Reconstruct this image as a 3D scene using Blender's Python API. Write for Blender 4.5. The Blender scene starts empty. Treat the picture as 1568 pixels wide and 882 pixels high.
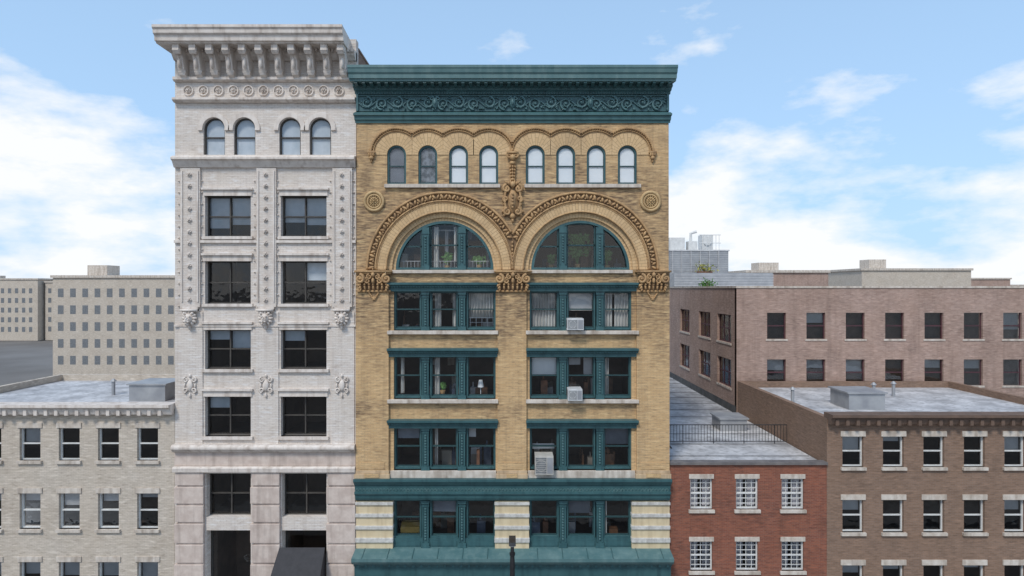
import bpy, bmesh, math, random
from mathutils import Vector
from mathutils.geometry import tessellate_polygon
random.seed(7)
S=0.032; D=30.0; ZC=18.0
def X(px,d=0): return (px-784)*S*(D+d)/D
def Z(py,d=0): return ZC+(441-py)*S*(D+d)/D
def P(px,py,d=0): return (X(px),d,Z(py))
sc=bpy.context.scene
col=sc.collection
pi=math.pi

# ------------------------------------------------------------ mesh builder
class MB:
    def __init__(s): s.v=[];s.f=[]
    def add(s,vs,fs,m=0,uv=None):
        b=len(s.v); s.v+=[tuple(v) for v in vs]
        for i,f in enumerate(fs): s.f.append(([b+k for k in f],m,uv[i] if uv else None))
    def box(s,x0,x1,y0,y1,z0,z1,m=0):
        vs=[(x0,y0,z0),(x1,y0,z0),(x1,y1,z0),(x0,y1,z0),(x0,y0,z1),(x1,y0,z1),(x1,y1,z1),(x0,y1,z1)]
        s.add(vs,[(0,1,5,4),(1,2,6,5),(2,3,7,6),(3,0,4,7),(4,5,6,7),(3,2,1,0)],m)
    def pb(s,a,b,t,bo,d0,d1,m=0,k=0):
        s.box(X(a,k),X(b,k),d0,d1,Z(bo,k),Z(t,k),m)
    def tube(s,pts,r,seg=6,m=0,closed=False):
        pts=[Vector(p) for p in pts]; n=len(pts); vs=[];fs=[]
        rs=r if isinstance(r,list) else [r]*n
        for i,p in enumerate(pts):
            if closed: t=(pts[(i+1)%n]-pts[i-1])
            else: t=pts[min(i+1,n-1)]-pts[max(i-1,0)]
            if t.length<1e-9: t=Vector((1,0,0))
            t.normalize()
            a=Vector((0,1,0))
            if abs(t.y)>.9: a=Vector((1,0,0))
            u=t.cross(a).normalized(); w=t.cross(u)
            for j in range(seg):
                q=2*pi*j/seg
                vs.append(p+u*math.cos(q)*rs[i]+w*math.sin(q)*rs[i])
        for i in range(n if closed else n-1):
            k=(i+1)%n
            for j in range(seg):
                fs.append((i*seg+j,i*seg+(j+1)%seg,k*seg+(j+1)%seg,k*seg+j))
        if not closed:
            fs.append(tuple(range(seg))[::-1]); fs.append(tuple((n-1)*seg+j for j in range(seg)))
        s.add(vs,fs,m)
    def ell(s,c,r,rot=0,m=0,seg=8,rings=5):
        vs=[];fs=[];ca,sa=math.cos(rot),math.sin(rot)
        for i in range(rings+1):
            th=pi*i/rings
            for j in range(seg):
                ph=2*pi*j/seg
                x=r[0]*math.sin(th)*math.cos(ph);y=r[1]*math.sin(th)*math.sin(ph);z=r[2]*math.cos(th)
                vs.append((c[0]+x*ca-z*sa,c[1]+y,c[2]+x*sa+z*ca))
        for i in range(rings):
            for j in range(seg):
                fs.append((i*seg+j,i*seg+(j+1)%seg,(i+1)*seg+(j+1)%seg,(i+1)*seg+j))
        s.add(vs,fs,m)
    def pe(s,px,py,d,rx,ry,rz,rot=0,m=0):
        s.ell(P(px,py,d),(rx*S,ry,rz*S),rot,m)
    def ex(s,prof,x0,x1,m=0,side=0):
        n=len(prof)
        vs=[(x0-side*max(0,-y),y,z) for y,z in prof]+[(x1+side*max(0,-y),y,z) for y,z in prof]
        fs=[(i,(i+1)%n,n+(i+1)%n,n+i) for i in range(n)]+[tuple(range(n))[::-1],tuple(range(n,2*n))]
        s.add(vs,fs,m)
    def wall(s,outer,holes,y0,y1,m=0):
        loops=[outer]+holes
        vl=[[Vector((p[0],p[1],0)) for p in l] for l in loops]
        tr=tessellate_polygon(vl)
        flat=[p for l in loops for p in l]
        s.add([(p[0],y0,p[1]) for p in flat],[tuple(t) for t in tr],m)
        s.add([(p[0],y1,p[1]) for p in flat],[tuple(t) for t in tr],m)
        for l in loops:
            n=len(l)
            s.add([(p[0],y0,p[1]) for p in l]+[(p[0],y1,p[1]) for p in l],[(i,(i+1)%n,n+(i+1)%n,n+i) for i in range(n)],m)
    def ring(s,cx,cy,r0,r1,d0,d1,a0=0,a1=pi,m=0,n=72,clip=None):
        vs=[];fs=[];uv=[]
        for i in range(n+1):
            a=a0+(a1-a0)*i/n
            ro=r1 if clip is None else clip(a,r1)
            ro=max(ro,r0+.01)
            for r,d in ((r0,d1),(r0,d0),(ro,d0),(ro,d1)):
                vs.append(P(cx+r*math.cos(a),cy-r*math.sin(a),d))
        rm=(r0+r1)/2*S
        for i in range(n):
            b=i*4;c=b+4; u0=(a0+(a1-a0)*i/n)*rm;u1=(a0+(a1-a0)*(i+1)/n)*rm
            fs.append((b+1,b+2,c+2,c+1)); uv.append([(r0*S,u0),(r1*S,u0),(r1*S,u1),(r0*S,u1)])
            fs.append((b,b+1,c+1,c)); uv.append([(0,u0),(d1-d0,u0),(d1-d0,u1),(0,u1)])
            fs.append((b+2,b+3,c+3,c+2)); uv.append([(0,u0),(d1-d0,u0),(d1-d0,u1),(0,u1)])
        e=n*4
        fs.append((0,1,2,3)); uv.append([(0,0)]*4)
        fs.append((e,e+1,e+2,e+3)); uv.append([(0,0)]*4)
        s.add(vs,fs,m,uv)
    def obj(s,name,mats,parent=None,smooth=False,bevel=0,origin=None):
        me=bpy.data.meshes.new(name)
        o0=Vector(origin) if origin else Vector((0,0,0))
        me.from_pydata([tuple(Vector(v)-o0) for v in s.v],[],[f[0] for f in s.f])
        uvl=me.uv_layers.new(name="UVMap")
        for mt in (mats if isinstance(mats,(list,tuple)) else [mats]): me.materials.append(mt)
        for p,f in zip(me.polygons,s.f):
            p.material_index=f[1]; p.use_smooth=smooth
            if f[2]:
                for li,u in zip(p.loop_indices,f[2]): uvl.data[li].uv=u
        me.update()
        bm=bmesh.new();bm.from_mesh(me);bmesh.ops.recalc_face_normals(bm,faces=bm.faces);bm.to_mesh(me);bm.free()
        o=bpy.data.objects.new(name,me); col.objects.link(o); o.location=o0
        if parent: o.parent=parent
        if bevel:
            b=o.modifiers.new("bevel","BEVEL");b.width=bevel;b.segments=2;b.limit_method='ANGLE'
        return o
def empty(name):
    e=bpy.data.objects.new(name,None);col.objects.link(e);return e

# ------------------------------------------------------------ materials
class NG:
    def __init__(s,name):
        s.m=bpy.data.materials.new(name);s.m.use_nodes=True;s.nt=s.m.node_tree
        s.b=s.nt.nodes['Principled BSDF'];s.out=s.nt.nodes['Material Output']
        s.tc=s.n('ShaderNodeTexCoord')
    def n(s,t,**k):
        x=s.nt.nodes.new(t)
        for a,v in k.items(): setattr(x,a,v)
        return x
    def l(s,a,b): s.nt.links.new(a,b)
    def noise(s,scale,detail=4,vec=None,stretch=None,rough=.55):
        x=s.n('ShaderNodeTexNoise');x.inputs['Scale'].default_value=scale;x.inputs['Detail'].default_value=detail;x.inputs['Roughness'].default_value=rough
        src=vec or s.tc.outputs['Object']
        if stretch:
            mp=s.n('ShaderNodeMapping');mp.inputs['Scale'].default_value=stretch;s.l(src,mp.inputs[0]);src=mp.outputs[0]
        s.l(src,x.inputs['Vector']);return x.outputs['Fac']
    def ramp(s,src,stops):
        r=s.n('ShaderNodeValToRGB');e=r.color_ramp.elements
        while len(e)<len(stops): e.new(.5)
        for i,(p,c) in enumerate(stops):
            e[i].position=p;e[i].color=(c,c,c,1) if not isinstance(c,tuple) else (*c,1)
        s.l(src,r.inputs[0]);return r.outputs[0]
    def mix(s,f,a,b,mode='MIX'):
        x=s.n('ShaderNodeMix',data_type='RGBA',blend_type=mode)
        for v,i in ((f,0),(a,6),(b,7)):
            if isinstance(v,(int,float)): x.inputs[i].default_value=v
            elif isinstance(v,tuple): x.inputs[i].default_value=(*v,1)
            else: s.l(v,x.inputs[i])
        return x.outputs[2]
    def math(s,op,a,b=0):
        x=s.n('ShaderNodeMath',operation=op)
        for v,i in ((a,0),(b,1)):
            if isinstance(v,(int,float)): x.inputs[i].default_value=v
            else: s.l(v,x.inputs[i])
        return x.outputs[0]
    def bump(s,h,st,dist=.02):
        x=s.n('ShaderNodeBump');x.inputs['Strength'].default_value=st;x.inputs['Distance'].default_value=dist
        s.l(h,x.inputs['Height']);s.l(x.outputs[0],s.b.inputs['Normal'])
    def wallvec(s):
        sp=s.n('ShaderNodeSeparateXYZ');s.l(s.tc.outputs['Object'],sp.inputs[0])
        c=s.n('ShaderNodeCombineXYZ');s.l(s.math('ADD',sp.outputs[0],sp.outputs[1]),c.inputs[0]);s.l(sp.outputs[2],c.inputs[1])
        return c.outputs[0],sp.outputs[2]
    def fin(s,c,rough=.8,metal=0):
        s.l(c,s.b.inputs['Base Color']);s.b.inputs['Roughness'].default_value=rough;s.b.inputs['Metallic'].default_value=metal
        return s.m
def simple(name,c1,c2,scale=2,rough=.7,bump=.3,streak=None,bs=30,lo=.35,hi=.65,metal=0,spec=.5):
    g=NG(name)
    c=g.mix(g.ramp(g.noise(scale,6),[(lo,0.),(hi,1.)]),c1,c2)
    if streak:
        f=g.ramp(g.noise(1,5,stretch=(3.5,3.5,.35)),[(.48,0.),(.72,streak[1])])
        c=g.mix(f,c,streak[0])
    g.bump(g.noise(bs,4),bump,.01)
    g.b.inputs['Specular IOR Level'].default_value=spec
    return g.fin(c,rough,metal)
def brick(name,c1,c2,mortar,bw,bh,dirt,band=None,damt=.7,lo=.45,hi=.7,uv=False,streak=True,ms=.008,vert=.0,indiv=.38):
    g=NG(name)
    if uv: vec=g.tc.outputs['UV'];z=None
    else: vec,z=g.wallvec()
    bt=g.n('ShaderNodeTexBrick');g.l(vec,bt.inputs['Vector'])
    bt.inputs['Color1'].default_value=(*c1,1);bt.inputs['Color2'].default_value=(*c2,1);bt.inputs['Mortar'].default_value=(*mortar,1)
    bt.inputs['Scale'].default_value=1;bt.inputs['Brick Width'].default_value=bw;bt.inputs['Row Height'].default_value=bh
    bt.inputs['Mortar Size'].default_value=ms;bt.inputs['Mortar Smooth'].default_value=.3;bt.inputs['Bias'].default_value=-.1
    c=bt.outputs['Color']
    c=g.mix(g.ramp(g.noise(.6,5),[(.3,0.),(.7,.45)]),c,(c1[0]*.82,c1[1]*.77,c1[2]*.70))
    big=g.noise(.5,8,rough=.68)
    if band:
        mr=g.n('ShaderNodeMapRange');mr.inputs[1].default_value=0;mr.inputs[2].default_value=32;g.l(z,mr.inputs[0])
        big=g.math('ADD',big,g.math('SUBTRACT',g.ramp(mr.outputs[0],[(p,v+.3) for p,v in band]),.3))
    patch=g.ramp(big,[(lo,0.),(hi,1.)])
    if streak:
        st=g.ramp(g.noise(1,4,vec=vec,stretch=(2.0,11,1)),[(.40,0.),(.60,1.)])
        f=g.math('MULTIPLY',patch,g.math('ADD',g.math('MULTIPLY',st,.8),.2))
    else: f=patch
    f=g.math('MULTIPLY',f,damt)
    c=g.mix(f,c,dirt)
    if streak:
        d=g.ramp(g.noise(1,3,vec=vec,stretch=(2.6,12,1)),[(.55,0.),(.68,indiv)])
        c=g.mix(d,c,dirt)
        lt=g.ramp(g.noise(1,3,vec=vec,stretch=(1.8,9,3)),[(.54,0.),(.68,.5)])
        c=g.mix(lt,c,tuple(min(.80,x*1.3) for x in c1))
    if vert:
        vf=g.ramp(g.noise(1,4,stretch=(2.6,2.6,.18)),[(.52,0.),(.72,vert)])
        c=g.mix(vf,c,dirt)
    g.bump(bt.outputs['Fac'],.35,.008)
    return g.fin(c,.88)
bands=[(0,-.02),(.28,-.08),(.34,-.06),(.38,.10),(.41,-.08),(.46,-.02),(.483,.10),(.52,.13),(.56,.18),(.60,.08),(.645,.17),(.71,.20),(.745,.08),(.78,.04),(.84,.12)]
M_brick=brick('tan_brick',(.65,.445,.235),(.55,.355,.175),(.38,.28,.18),.30,.078,(.13,.085,.055),band=bands,lo=.48,hi=.70,damt=.85,vert=.25,indiv=.45)
M_vous=brick('voussoir_brick',(.69,.49,.275),(.60,.41,.215),(.34,.23,.13),.42,.15,(.18,.12,.075),uv=True,damt=.35,streak=False,ms=.012)
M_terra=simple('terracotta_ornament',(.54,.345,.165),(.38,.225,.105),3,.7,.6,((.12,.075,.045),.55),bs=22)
M_terraD=simple('recess_shade_terracotta',(.28,.175,.09),(.18,.11,.06),3,.85,.4,((.08,.05,.035),.5),bs=22)  # darker terracotta copy for ornament grounds: recess shade plus grime put into the colour
M_teal=simple('teal_paint',(.034,.098,.108),(.050,.128,.138),1.6,.45,.15,((.016,.048,.056),.6),bs=14)
M_tealL=simple('teal_paint_weathered',(.105,.195,.20),(.068,.150,.158),1.2,.5,.2,((.16,.25,.245),.6),bs=12)
M_tealD=simple('sash_paint_dark_teal',(.018,.052,.058),(.028,.074,.078),2,.45,.1)
M_tealR=simple('teal_relief',(.105,.20,.21),(.068,.15,.16),2,.5,.1,((.035,.085,.09),.5))  # lighter teal copy for raised relief, its highlights put into the colour
M_stone=simple('limestone_sill',(.66,.60,.53),(.50,.43,.36),3,.85,.3,((.20,.15,.11),.6))
M_cream=simple('cream_painted_brick',(.68,.57,.38),(.62,.50,.32),2.5,.8,.3,((.35,.27,.16),.5))
M_greyst=simple('grey_stone_band',(.66,.64,.60),(.46,.45,.42),5,.85,.5,((.25,.22,.2),.5))
M_white=brick('white_painted_brick',(.74,.685,.63),(.66,.60,.55),(.50,.44,.40),.28,.085,(.36,.29,.24),damt=.55,lo=.48,hi=.72,vert=.3)
M_wstone=simple('pale_stone_trim',(.76,.695,.635),(.63,.56,.50),2.5,.8,.4,((.32,.25,.20),.65))
M_pinkst=simple('pinkish_rusticated_stone',(.64,.545,.48),(.52,.425,.37),3,.9,.8,((.26,.20,.17),.5),bs=8)
M_red=brick('red_brick',(.30,.105,.060),(.19,.062,.040),(.24,.16,.13),.22,.075,(.06,.03,.022),damt=.7,vert=.3)
M_pink=brick('weathered_pink_brick',(.45,.315,.26),(.33,.215,.175),(.40,.34,.30),.24,.085,(.15,.10,.08),damt=.7,vert=.3)
M_brown=brick('brown_brick',(.28,.18,.125),(.20,.125,.085),(.25,.2,.17),.24,.08,(.09,.06,.045),damt=.5)
M_buff=brick('buff_brick',(.62,.55,.47),(.52,.46,.38),(.42,.37,.32),.24,.08,(.2,.15,.11),damt=.4)
M_roof=simple('silver_roof_coating',(.64,.64,.65),(.36,.36,.37),.8,.7,.3,((.18,.18,.18),.65))
M_dkroof=simple('tar_roof',(.08,.08,.08),(.13,.12,.12),.8,.9,.3)
M_asph=simple('asphalt',(.045,.045,.047),(.065,.064,.063),.7,.9,.5)
M_conc=simple('pavement_concrete',(.32,.31,.29),(.24,.23,.22),.9,.9,.3)
M_line=simple('road_paint',(.75,.75,.72),(.6,.6,.57),4,.8,.1)
M_ground=simple('city_ground',(.14,.13,.12),(.2,.19,.18),.05,.95,.3)
M_black=simple('black_metal',(.015,.015,.017),(.028,.028,.03),5,.4,.1)
M_metal=simple('galvanised_metal',(.42,.43,.44),(.30,.31,.33),1.2,.5,.1,metal=.3)
M_whitep=simple('white_paint',(.72,.72,.70),(.6,.6,.58),3,.6,.1)
M_ac=simple('ac_casing',(.55,.53,.48),(.44,.42,.38),4,.55,.1)
M_acw=simple('ac_casing_white',(.68,.69,.69),(.55,.56,.56),4,.5,.1)
M_acg=simple('ac_grille',(.20,.21,.22),(.13,.14,.15),4,.5,.1)
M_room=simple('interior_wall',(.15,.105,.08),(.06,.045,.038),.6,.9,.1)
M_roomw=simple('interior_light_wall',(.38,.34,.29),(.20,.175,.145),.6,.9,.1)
M_wood=simple('wood_furniture',(.24,.12,.06),(.11,.055,.03),3,.5,.1)
M_shade=simple('roller_shade_white',(.84,.86,.88),(.78,.81,.84),1.2,.8,.05)
M_shadeg=simple('roller_shade_grey',(.50,.50,.51),(.40,.40,.41),1.2,.8,.05)
M_shadeb=simple('roller_shade_dark',(.17,.19,.225),(.115,.13,.16),1.2,.8,.05)
M_mottle=simple('patterned_shade',(.085,.095,.105),(.24,.26,.29),3.5,.8,.05,lo=.42,hi=.60)
M_curt=simple('sheer_curtain',(.58,.57,.54),(.42,.41,.39),2,.9,.05)
M_leaf=simple('leaf',(.07,.17,.035),(.11,.24,.06),4,.6,.1)
M_yleaf=simple('yellow_shrub',(.42,.38,.06),(.18,.22,.05),4,.7,.1)
M_aw=simple('black_awning',(.02,.021,.026),(.03,.03,.036),4,.7,.1)
def glassmat():
    g=NG('window_glass');g.nt.nodes.remove(g.b)
    t=g.n('ShaderNodeBsdfTransparent');t.inputs[0].default_value=(.94,.95,.95,1)
    gl=g.n('ShaderNodeBsdfGlossy');gl.inputs['Roughness'].default_value=.03
    fr=g.n('ShaderNodeFresnel');fr.inputs[0].default_value=1.5
    bp=g.n('ShaderNodeBump');bp.inputs['Strength'].default_value=.35;bp.inputs['Distance'].default_value=.03
    g.l(g.noise(1.3,2),bp.inputs['Height']);g.l(bp.outputs[0],gl.inputs['Normal'])
    mx=g.n('ShaderNodeMixShader');g.l(g.math('MULTIPLY',fr.outputs[0],1.5),mx.inputs[0]);g.l(t.outputs[0],mx.inputs[1]);g.l(gl.outputs[0],mx.inputs[2])
    g.l(mx.outputs[0],g.out.inputs[0]);return g.m
M_glass=glassmat()

# ============================================================ MAIN BUILDING
B=empty('brick_loft_building')
WL,WR=547,1023
def arc(cx,cy,r,a0,a1,n): return [(X(cx+r*math.cos(a0+(a1-a0)*i/n)),Z(cy-r*math.sin(a0+(a1-a0)*i/n))) for i in range(n+1)]
UPD=-.12
topc=[608,655.5,702.5,748.5,819.5,866,912.5,960]
ARC=[(680.5,413,75),(889,413,75.5)]
mb=MB()
outer=[(X(WL),Z(415)),(X(592.5),Z(415))]
outer+=arc(680.5,413,88,pi,0,48)
outer+=[(X(768.5),Z(415)),(X(801),Z(415))]
outer+=arc(889,413,88,pi,0,48)
outer+=[(X(977),Z(415)),(X(WR),Z(415)),(X(WR),Z(186)),(X(WL),Z(186))]
holes=[]
for c in topc:
    holes.append([(X(c-14.5),Z(283)),]+arc(c,238,14.5,pi,0,16)+[(X(c+14.5),Z(283))])
mb.wall(outer,holes,UPD,.25)
mb.obj('upper_brick_wall',M_brick,B)
mb=MB()
rows=[(446,506),(545,611),(654,720)]
bays=[(603,759),(811,967)]
holes=[]
for t,b in rows:
    for a,c in bays: holes.append([(X(a),Z(b)),(X(c),Z(b)),(X(c),Z(t)),(X(a),Z(t))])
mb.wall([(X(596),Z(733)),(X(974),Z(733)),(X(974),Z(413.2)),(X(596),Z(413.2))],holes,0,.30)
mb.obj('spandrel_brick_wall',M_brick,B)
mb=MB()
for a,b in ((WL-1,596),(762,806),(974,WR+1)):
    mb.pb(a,b,416,719,-.16,.28)
mb.obj('brick_piers',M_brick,B)
mb=MB()
for a,b in ((WL-1,596),(762,806),(974,WR+1)):
    mb.pb(a-1,b+1,718.9,724,-.19,.28)
    mb.pb(a-2,b+2,724,733,-.24,.28)
mb.obj('pier_bases',simple('tan_stone_base',(.62,.46,.29),(.50,.36,.22),3,.85,.3,((.2,.13,.08),.5)),B,bevel=.012)
mb=MB()
for a,b in ((WL-1,596),(762,806),(974,WR+1)):
    mb.pb(a+6,b-6,707,717,-.185,-.15)
    mb.pb(a+14,b-14,723,729,-.27,-.2)
mb.obj('pier_panels',M_brick,B)
mb=MB()
mb.box(X(WL)-.02,X(WL)+.3,.26,24,0,Z(112))
mb.box(X(WR)-.3,X(WR)+.02,.26,24,0,Z(112))
mb.box(X(WL),X(WR),24,24.3,0,Z(112))
mb.obj('side_walls',M_brown,B)
mb=MB(); mb.box(X(WL)+.31,X(WR)-.31,.3,23.9,Z(114)-.3,Z(114)); mb.obj('roof',M_dkroof,B)

# arch rings
mb=MB()
for cx,cy,r in ARC:
    mb.ring(cx,cy,r,80,.10,.30); mb.ring(cx,cy,80,88.5,-.02,.28)
    mb.ring(cx,cy,88,104,-.18,.1)
mb.obj('arch_voussoirs',M_vous,B)
def mkclip(cx):
    def c(a,r):
        co=math.cos(a); lim=784.5-cx
        if lim>0 and co>1e-4: return min(r,lim/co)
        if lim<0 and co<-1e-4: return min(r,lim/co)
        return r
    return c
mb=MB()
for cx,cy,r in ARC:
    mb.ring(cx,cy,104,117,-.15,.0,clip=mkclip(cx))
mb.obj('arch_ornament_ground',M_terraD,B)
mb=MB()
for cx,cy,r in ARC:
    cl=mkclip(cx)
    for rr,tr,dd in ((104.5,.045,-.20),(117,.065,-.20),(74.5+13.5,.03,-.18)):
        pts=[]
        for i in range(101):
            a=pi*i/100
            if cl(a,rr)>=rr-.01: pts.append(P(cx+rr*math.cos(a),cy-rr*math.sin(a),dd))
        mb.tube(pts,tr)
    n=58
    for i in range(n):
        a=pi*(i+.5)/n
        if cl(a,114)<114: continue
        s=random.uniform(.85,1.15)
        mb.pe(cx+111*math.cos(a),cy-111*math.sin(a),-.19,2.1*s,.09,4.3*s,a-pi/2+(.45 if i%2 else -.45)+random.uniform(-.15,.15))
        if i%2: mb.pe(cx+108*math.cos(a+.02),cy-108*math.sin(a+.02),-.23,1.5,.08,1.5)
    for i in range(130):
        a=pi*(i+.5)/130
        if cl(a,102)<102: continue
        mb.pe(cx+101.8*math.cos(a),cy-101.8*math.sin(a),-.19,.8,.05,.8)
mb.obj('arch_leaf_ornament',M_terra,B,smooth=True)

# upper arcade
mb=MB();mo=MB()
CY=237
for i,c in enumerate(topc):
    hw=23.6
    def cl(a,r,i=i,c=c):
        co=math.cos(a)
        if co>1e-4:
            lim=(784.3-c) if i==3 else (None if i==7 else hw)
            if lim: return min(r,lim/co)
        if co<-1e-4:
            lim=(c-784.3) if i==4 else (None if i==0 else hw)
            if lim: return min(r,lim/-co)
        return r
    mb.ring(c,CY+1,14.7,33,-.15,.0,clip=cl,n=48)
    for rr,tr,dd in ((39.5,.06,-.18),(35.5,.03,-.16)):
        pts=[]
        for k in range(61):
            a=pi*k/60
            if cl(a,rr)>=rr-.01: pts.append(P(c+rr*math.cos(a),CY-rr*math.sin(a),dd))
        mo.tube(pts,tr)
    for k in range(34):
        a=pi*(k+.5)/34
        if cl(a,37.5)>=37.4: mo.pe(c+37.5*math.cos(a),CY-37.5*math.sin(a),-.16,1.0,.09,1.0)
mb.obj('arcade_voussoirs',M_vous,B)
for x in (570,998):
    for k in range(3): mo.pe(x+(k-1)*3.2,238,-.2,2.0,.1,3.2)
    mo.pe(x,243,-.2,3.6,.12,3.4); mo.pe(x,248,-.16,1.6,.08,2)
    mo.pb(x-6,x+6,233,235.5,-.27,-.1)
mo.obj('arcade_label_moulding',M_terra,B,smooth=False)

# sills
mb=MB()
for a,b in ((590,766),(803,980)): mb.pb(a,b,283,288.5,-.28,.02)
for a,b in ((601,759),(808,968)): mb.pb(a,b,413.6,418.5,-.16,.27)
for t in (506,611):
    for a,b in ((594,763),(805,977)): mb.pb(a,b,t,t+5.5,-.24,.27)
for a,b in ((598,760),(808,972)): mb.pb(a,b,720,731,-.12,.27)
mb.obj('stone_sills',M_stone,B,bevel=.015)

def spiral(m,cx,cy,r0,r1,turns,a0,sgn,rad,d,n=26,taper=.5):
    pts=[];rs=[]
    for i in range(n+1):
        t=i/n;r=r0+(r1-r0)*t;a=a0+sgn*turns*2*pi*t
        pts.append(P(cx+r*math.cos(a),cy-r*math.sin(a),d));rs.append(rad*(1-taper*t))
    m.tube(pts,rs,5)
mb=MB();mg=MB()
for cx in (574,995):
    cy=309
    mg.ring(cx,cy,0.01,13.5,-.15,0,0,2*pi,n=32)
    for rr,tr in ((14,.08),(10,.05),(5.6,.035)):
        mb.tube([P(cx+rr*math.cos(2*pi*i/36),cy-rr*math.sin(2*pi*i/36),-.18) for i in range(36)],tr,closed=True)
    for i in range(8):
        a=2*pi*i/8
        mb.pe(cx+3.6*math.cos(a),cy-3.6*math.sin(a),-.19,1.1,.08,2.4,a-pi/2)
    for i in range(16):
        a=2*pi*i/16
        mb.pe(cx+7.8*math.cos(a),cy-7.8*math.sin(a),-.18,.8,.06,1.5,a-pi/2)
    mb.pe(cx,cy,-.22,1.7,.1,1.7)
mb.obj('rosette_medallions',simple('pale_terracotta',(.58,.41,.21),(.46,.31,.15),3,.7,.4,((.1,.06,.03),.4)),B,smooth=True)

# cartouche
mb=MB();cx=785
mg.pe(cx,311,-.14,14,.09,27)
mb.pe(cx,309,-.18,8,.16,19)
mb.pe(cx,309,-.32,5.0,.08,12)
for s in (-1,1):
    spiral(mb,cx+s*9,290,6,1,1.4,(pi/2),-s,.08,-.27)
    spiral(mb,cx+s*10.5,306,4.5,1,1.2,-(pi/2),s,.07,-.27)
    spiral(mb,cx+s*8,325,5.5,1,1.4,(pi/2),-s,.08,-.27)
    mb.tube([P(cx+s*(8+4*math.sin(pi*i/10)),285+42*i/10,-.26) for i in range(11)],.06)
    for k in range(9):
        mb.pe(cx+s*(13+1.5*math.sin(k*2)),285+k*5.6,-.2,1.9,.10,2.8,s*(.6+.5*math.sin(k*3)))
    for k in range(3): mb.pe(cx+s*(3+k*3),282-abs(k-1),-.24,1.7,.12,4,-s*.4*k)
    spiral(mb,cx+s*5,240,4,.8,1.3,pi/2,-s,.06,-.28)
for k in range(5): mb.pe(cx,299+k*5,-.40,2.4-.3*abs(k-2),.06,2.2)
mb.pe(cx,332,-.22,4.4,.14,4.5);mb.pe(cx,338,-.2,2.2,.1,3.6)
mb.pe(cx,284,-.28,4.0,.14,5.2)
mb.pb(cx-9,cx+9,234,237,-.34,-.1)
mb.pe(cx,243,-.30,4.2,.18,5.0);mb.pe(cx,251,-.25,5.0,.13,3.2)
for k in range(5):
    w=4.5-.5*k
    for s in (-1,0,1): mb.pe(cx+s*w*.8,257+k*4.8,-.22-.05*(s==0),1.7,.10,2.6,s*.4)
mb.tube([P(cx,236,-.15),P(cx,290,-.15)],.08)
mb.obj('cartouche_ornament',M_terra,B,smooth=True)

# capitals
mb=MB()
for a,b in ((546,602),(757,814),(972,1024.5)):
    c=(a+b)/2; h=(b-a)/2
    mb.pb(a,b,414.5,417.5,-.44,.2); mb.pb(a+2,b-2,417.5,420,-.38,.2)
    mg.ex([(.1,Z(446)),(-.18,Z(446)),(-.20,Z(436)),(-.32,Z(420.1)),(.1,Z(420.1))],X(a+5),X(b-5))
    mb.pb(a+3,b-3,444.5,447.5,-.25,.2)
    for s in (-1,1):
        spiral(mb,c+s*(h-8),427,6.8,1,1.6,pi/2,s,.085,-.40)
        mb.pe(c+s*(h-8),427,-.40,2,.1,2)
        spiral(mb,c+s*(h-19),430,4.5,.8,1.4,pi/2,-s,.06,-.36)
        spiral(mb,c+s*6,424,4,.8,1.3,pi/2,-s,.055,-.38)
        for k in range(3): mb.pe(c+s*(h-6-k*1.2),437+k*3.6,-.28,2.2-.4*k,.14,3.0,s*.35)
    for k in range(7):
        xx=c+(k-3)*(h-7)/3.2
        mb.pe(xx,440,-.27,1.7,.14,4.8,(3-k)*.06); mb.pe(xx,435.5,-.36,1.8,.07,1.5)
        mb.pe(xx,446,-.22,.9,.1,1.2)
    mb.pe(c,421,-.40,3.2,.14,4.0);mb.pe(c,430,-.38,2.6,.14,5.0)
    if a!=757:
        for k in range(5):
            w=12-2.6*k
            for s in (-1,1): mb.pe(c+s*w*.55,449+k*2.3,-.19,2.0,.07,1.6,s*.5)
        mb.pe(c,457,-.19,1.8,.08,3)
mb.obj('pier_capitals',M_terra,B,smooth=True)
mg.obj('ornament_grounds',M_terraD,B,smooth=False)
mb=MB()
for k in range(8): mb.pe(784.6,372+k*5.5,-.19,1.7,.08,2.6)
mb.obj('arch_junction_ornament',M_terra,B,smooth=True)

# ---- top entablature
def yz(l): return [(d,Z(py,d)) for d,py in l]
mb=MB()
xl,xr=X(WL),X(WR)
crown=yz([(.2,103),(-1.05,99),(-1.05,103)])
crown+= [(-1.02,Z(104.5,-1.05)),(-.99,Z(110,-1.02)),(-.93,Z(113,-1)),(-.92,Z(119.5,-.93)),(-.86,Z(120.5,-.86))]
crown+= [(-.84,Z(124,-.86)),(.2,Z(124,-.86))]
mb.ex(crown,xl,xr,0,.20)
mb.obj('crown_cornice',M_tealL,B)
mb=MB()
zs=Z(124,-.86)
mb.ex([(.2,zs-.001),(-.42,zs-.001),(-.42,zs-.10),(-.34,zs-.16),(-.30,zs-.26),(-.22,zs-.30),(-.20,Z(146)),(.2,Z(146))],xl,xr,0,.3)
mb.ex([(.1,Z(146)),(-.12,Z(146)),(-.12,Z(171.4)),(.1,Z(171.4))],xl,xr,0,.2)
for s in (-1,1):
    e=xl if s<0 else xr
    mb.box(min(e,e-s*.1),max(e,e-s*.1),-.2,-.1,Z(171.5),Z(146))
n=42
for i in range(n):
    x=xl+.12+(xr-xl-.24)*i/(n-1)
    mb.ex([(-.78,zs-.002),(-.80,zs-.07),(-.70,zs-.10),(-.55,zs-.15),(-.40,zs-.17),(-.40,zs-.002)],x-.075,x+.075)
n=120
for i in range(n):
    x=xl+.05+(xr-xl-.1)*i/(n-1)
    mb.box(x-.035,x+.035,-.33,-.2,Z(140.5),Z(138))
    mb.ell((x,-.21,Z(144)),(.04,.05,.05),0,0,6,4)
mb.obj('entablature',M_teal,B)
mb=MB()
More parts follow.
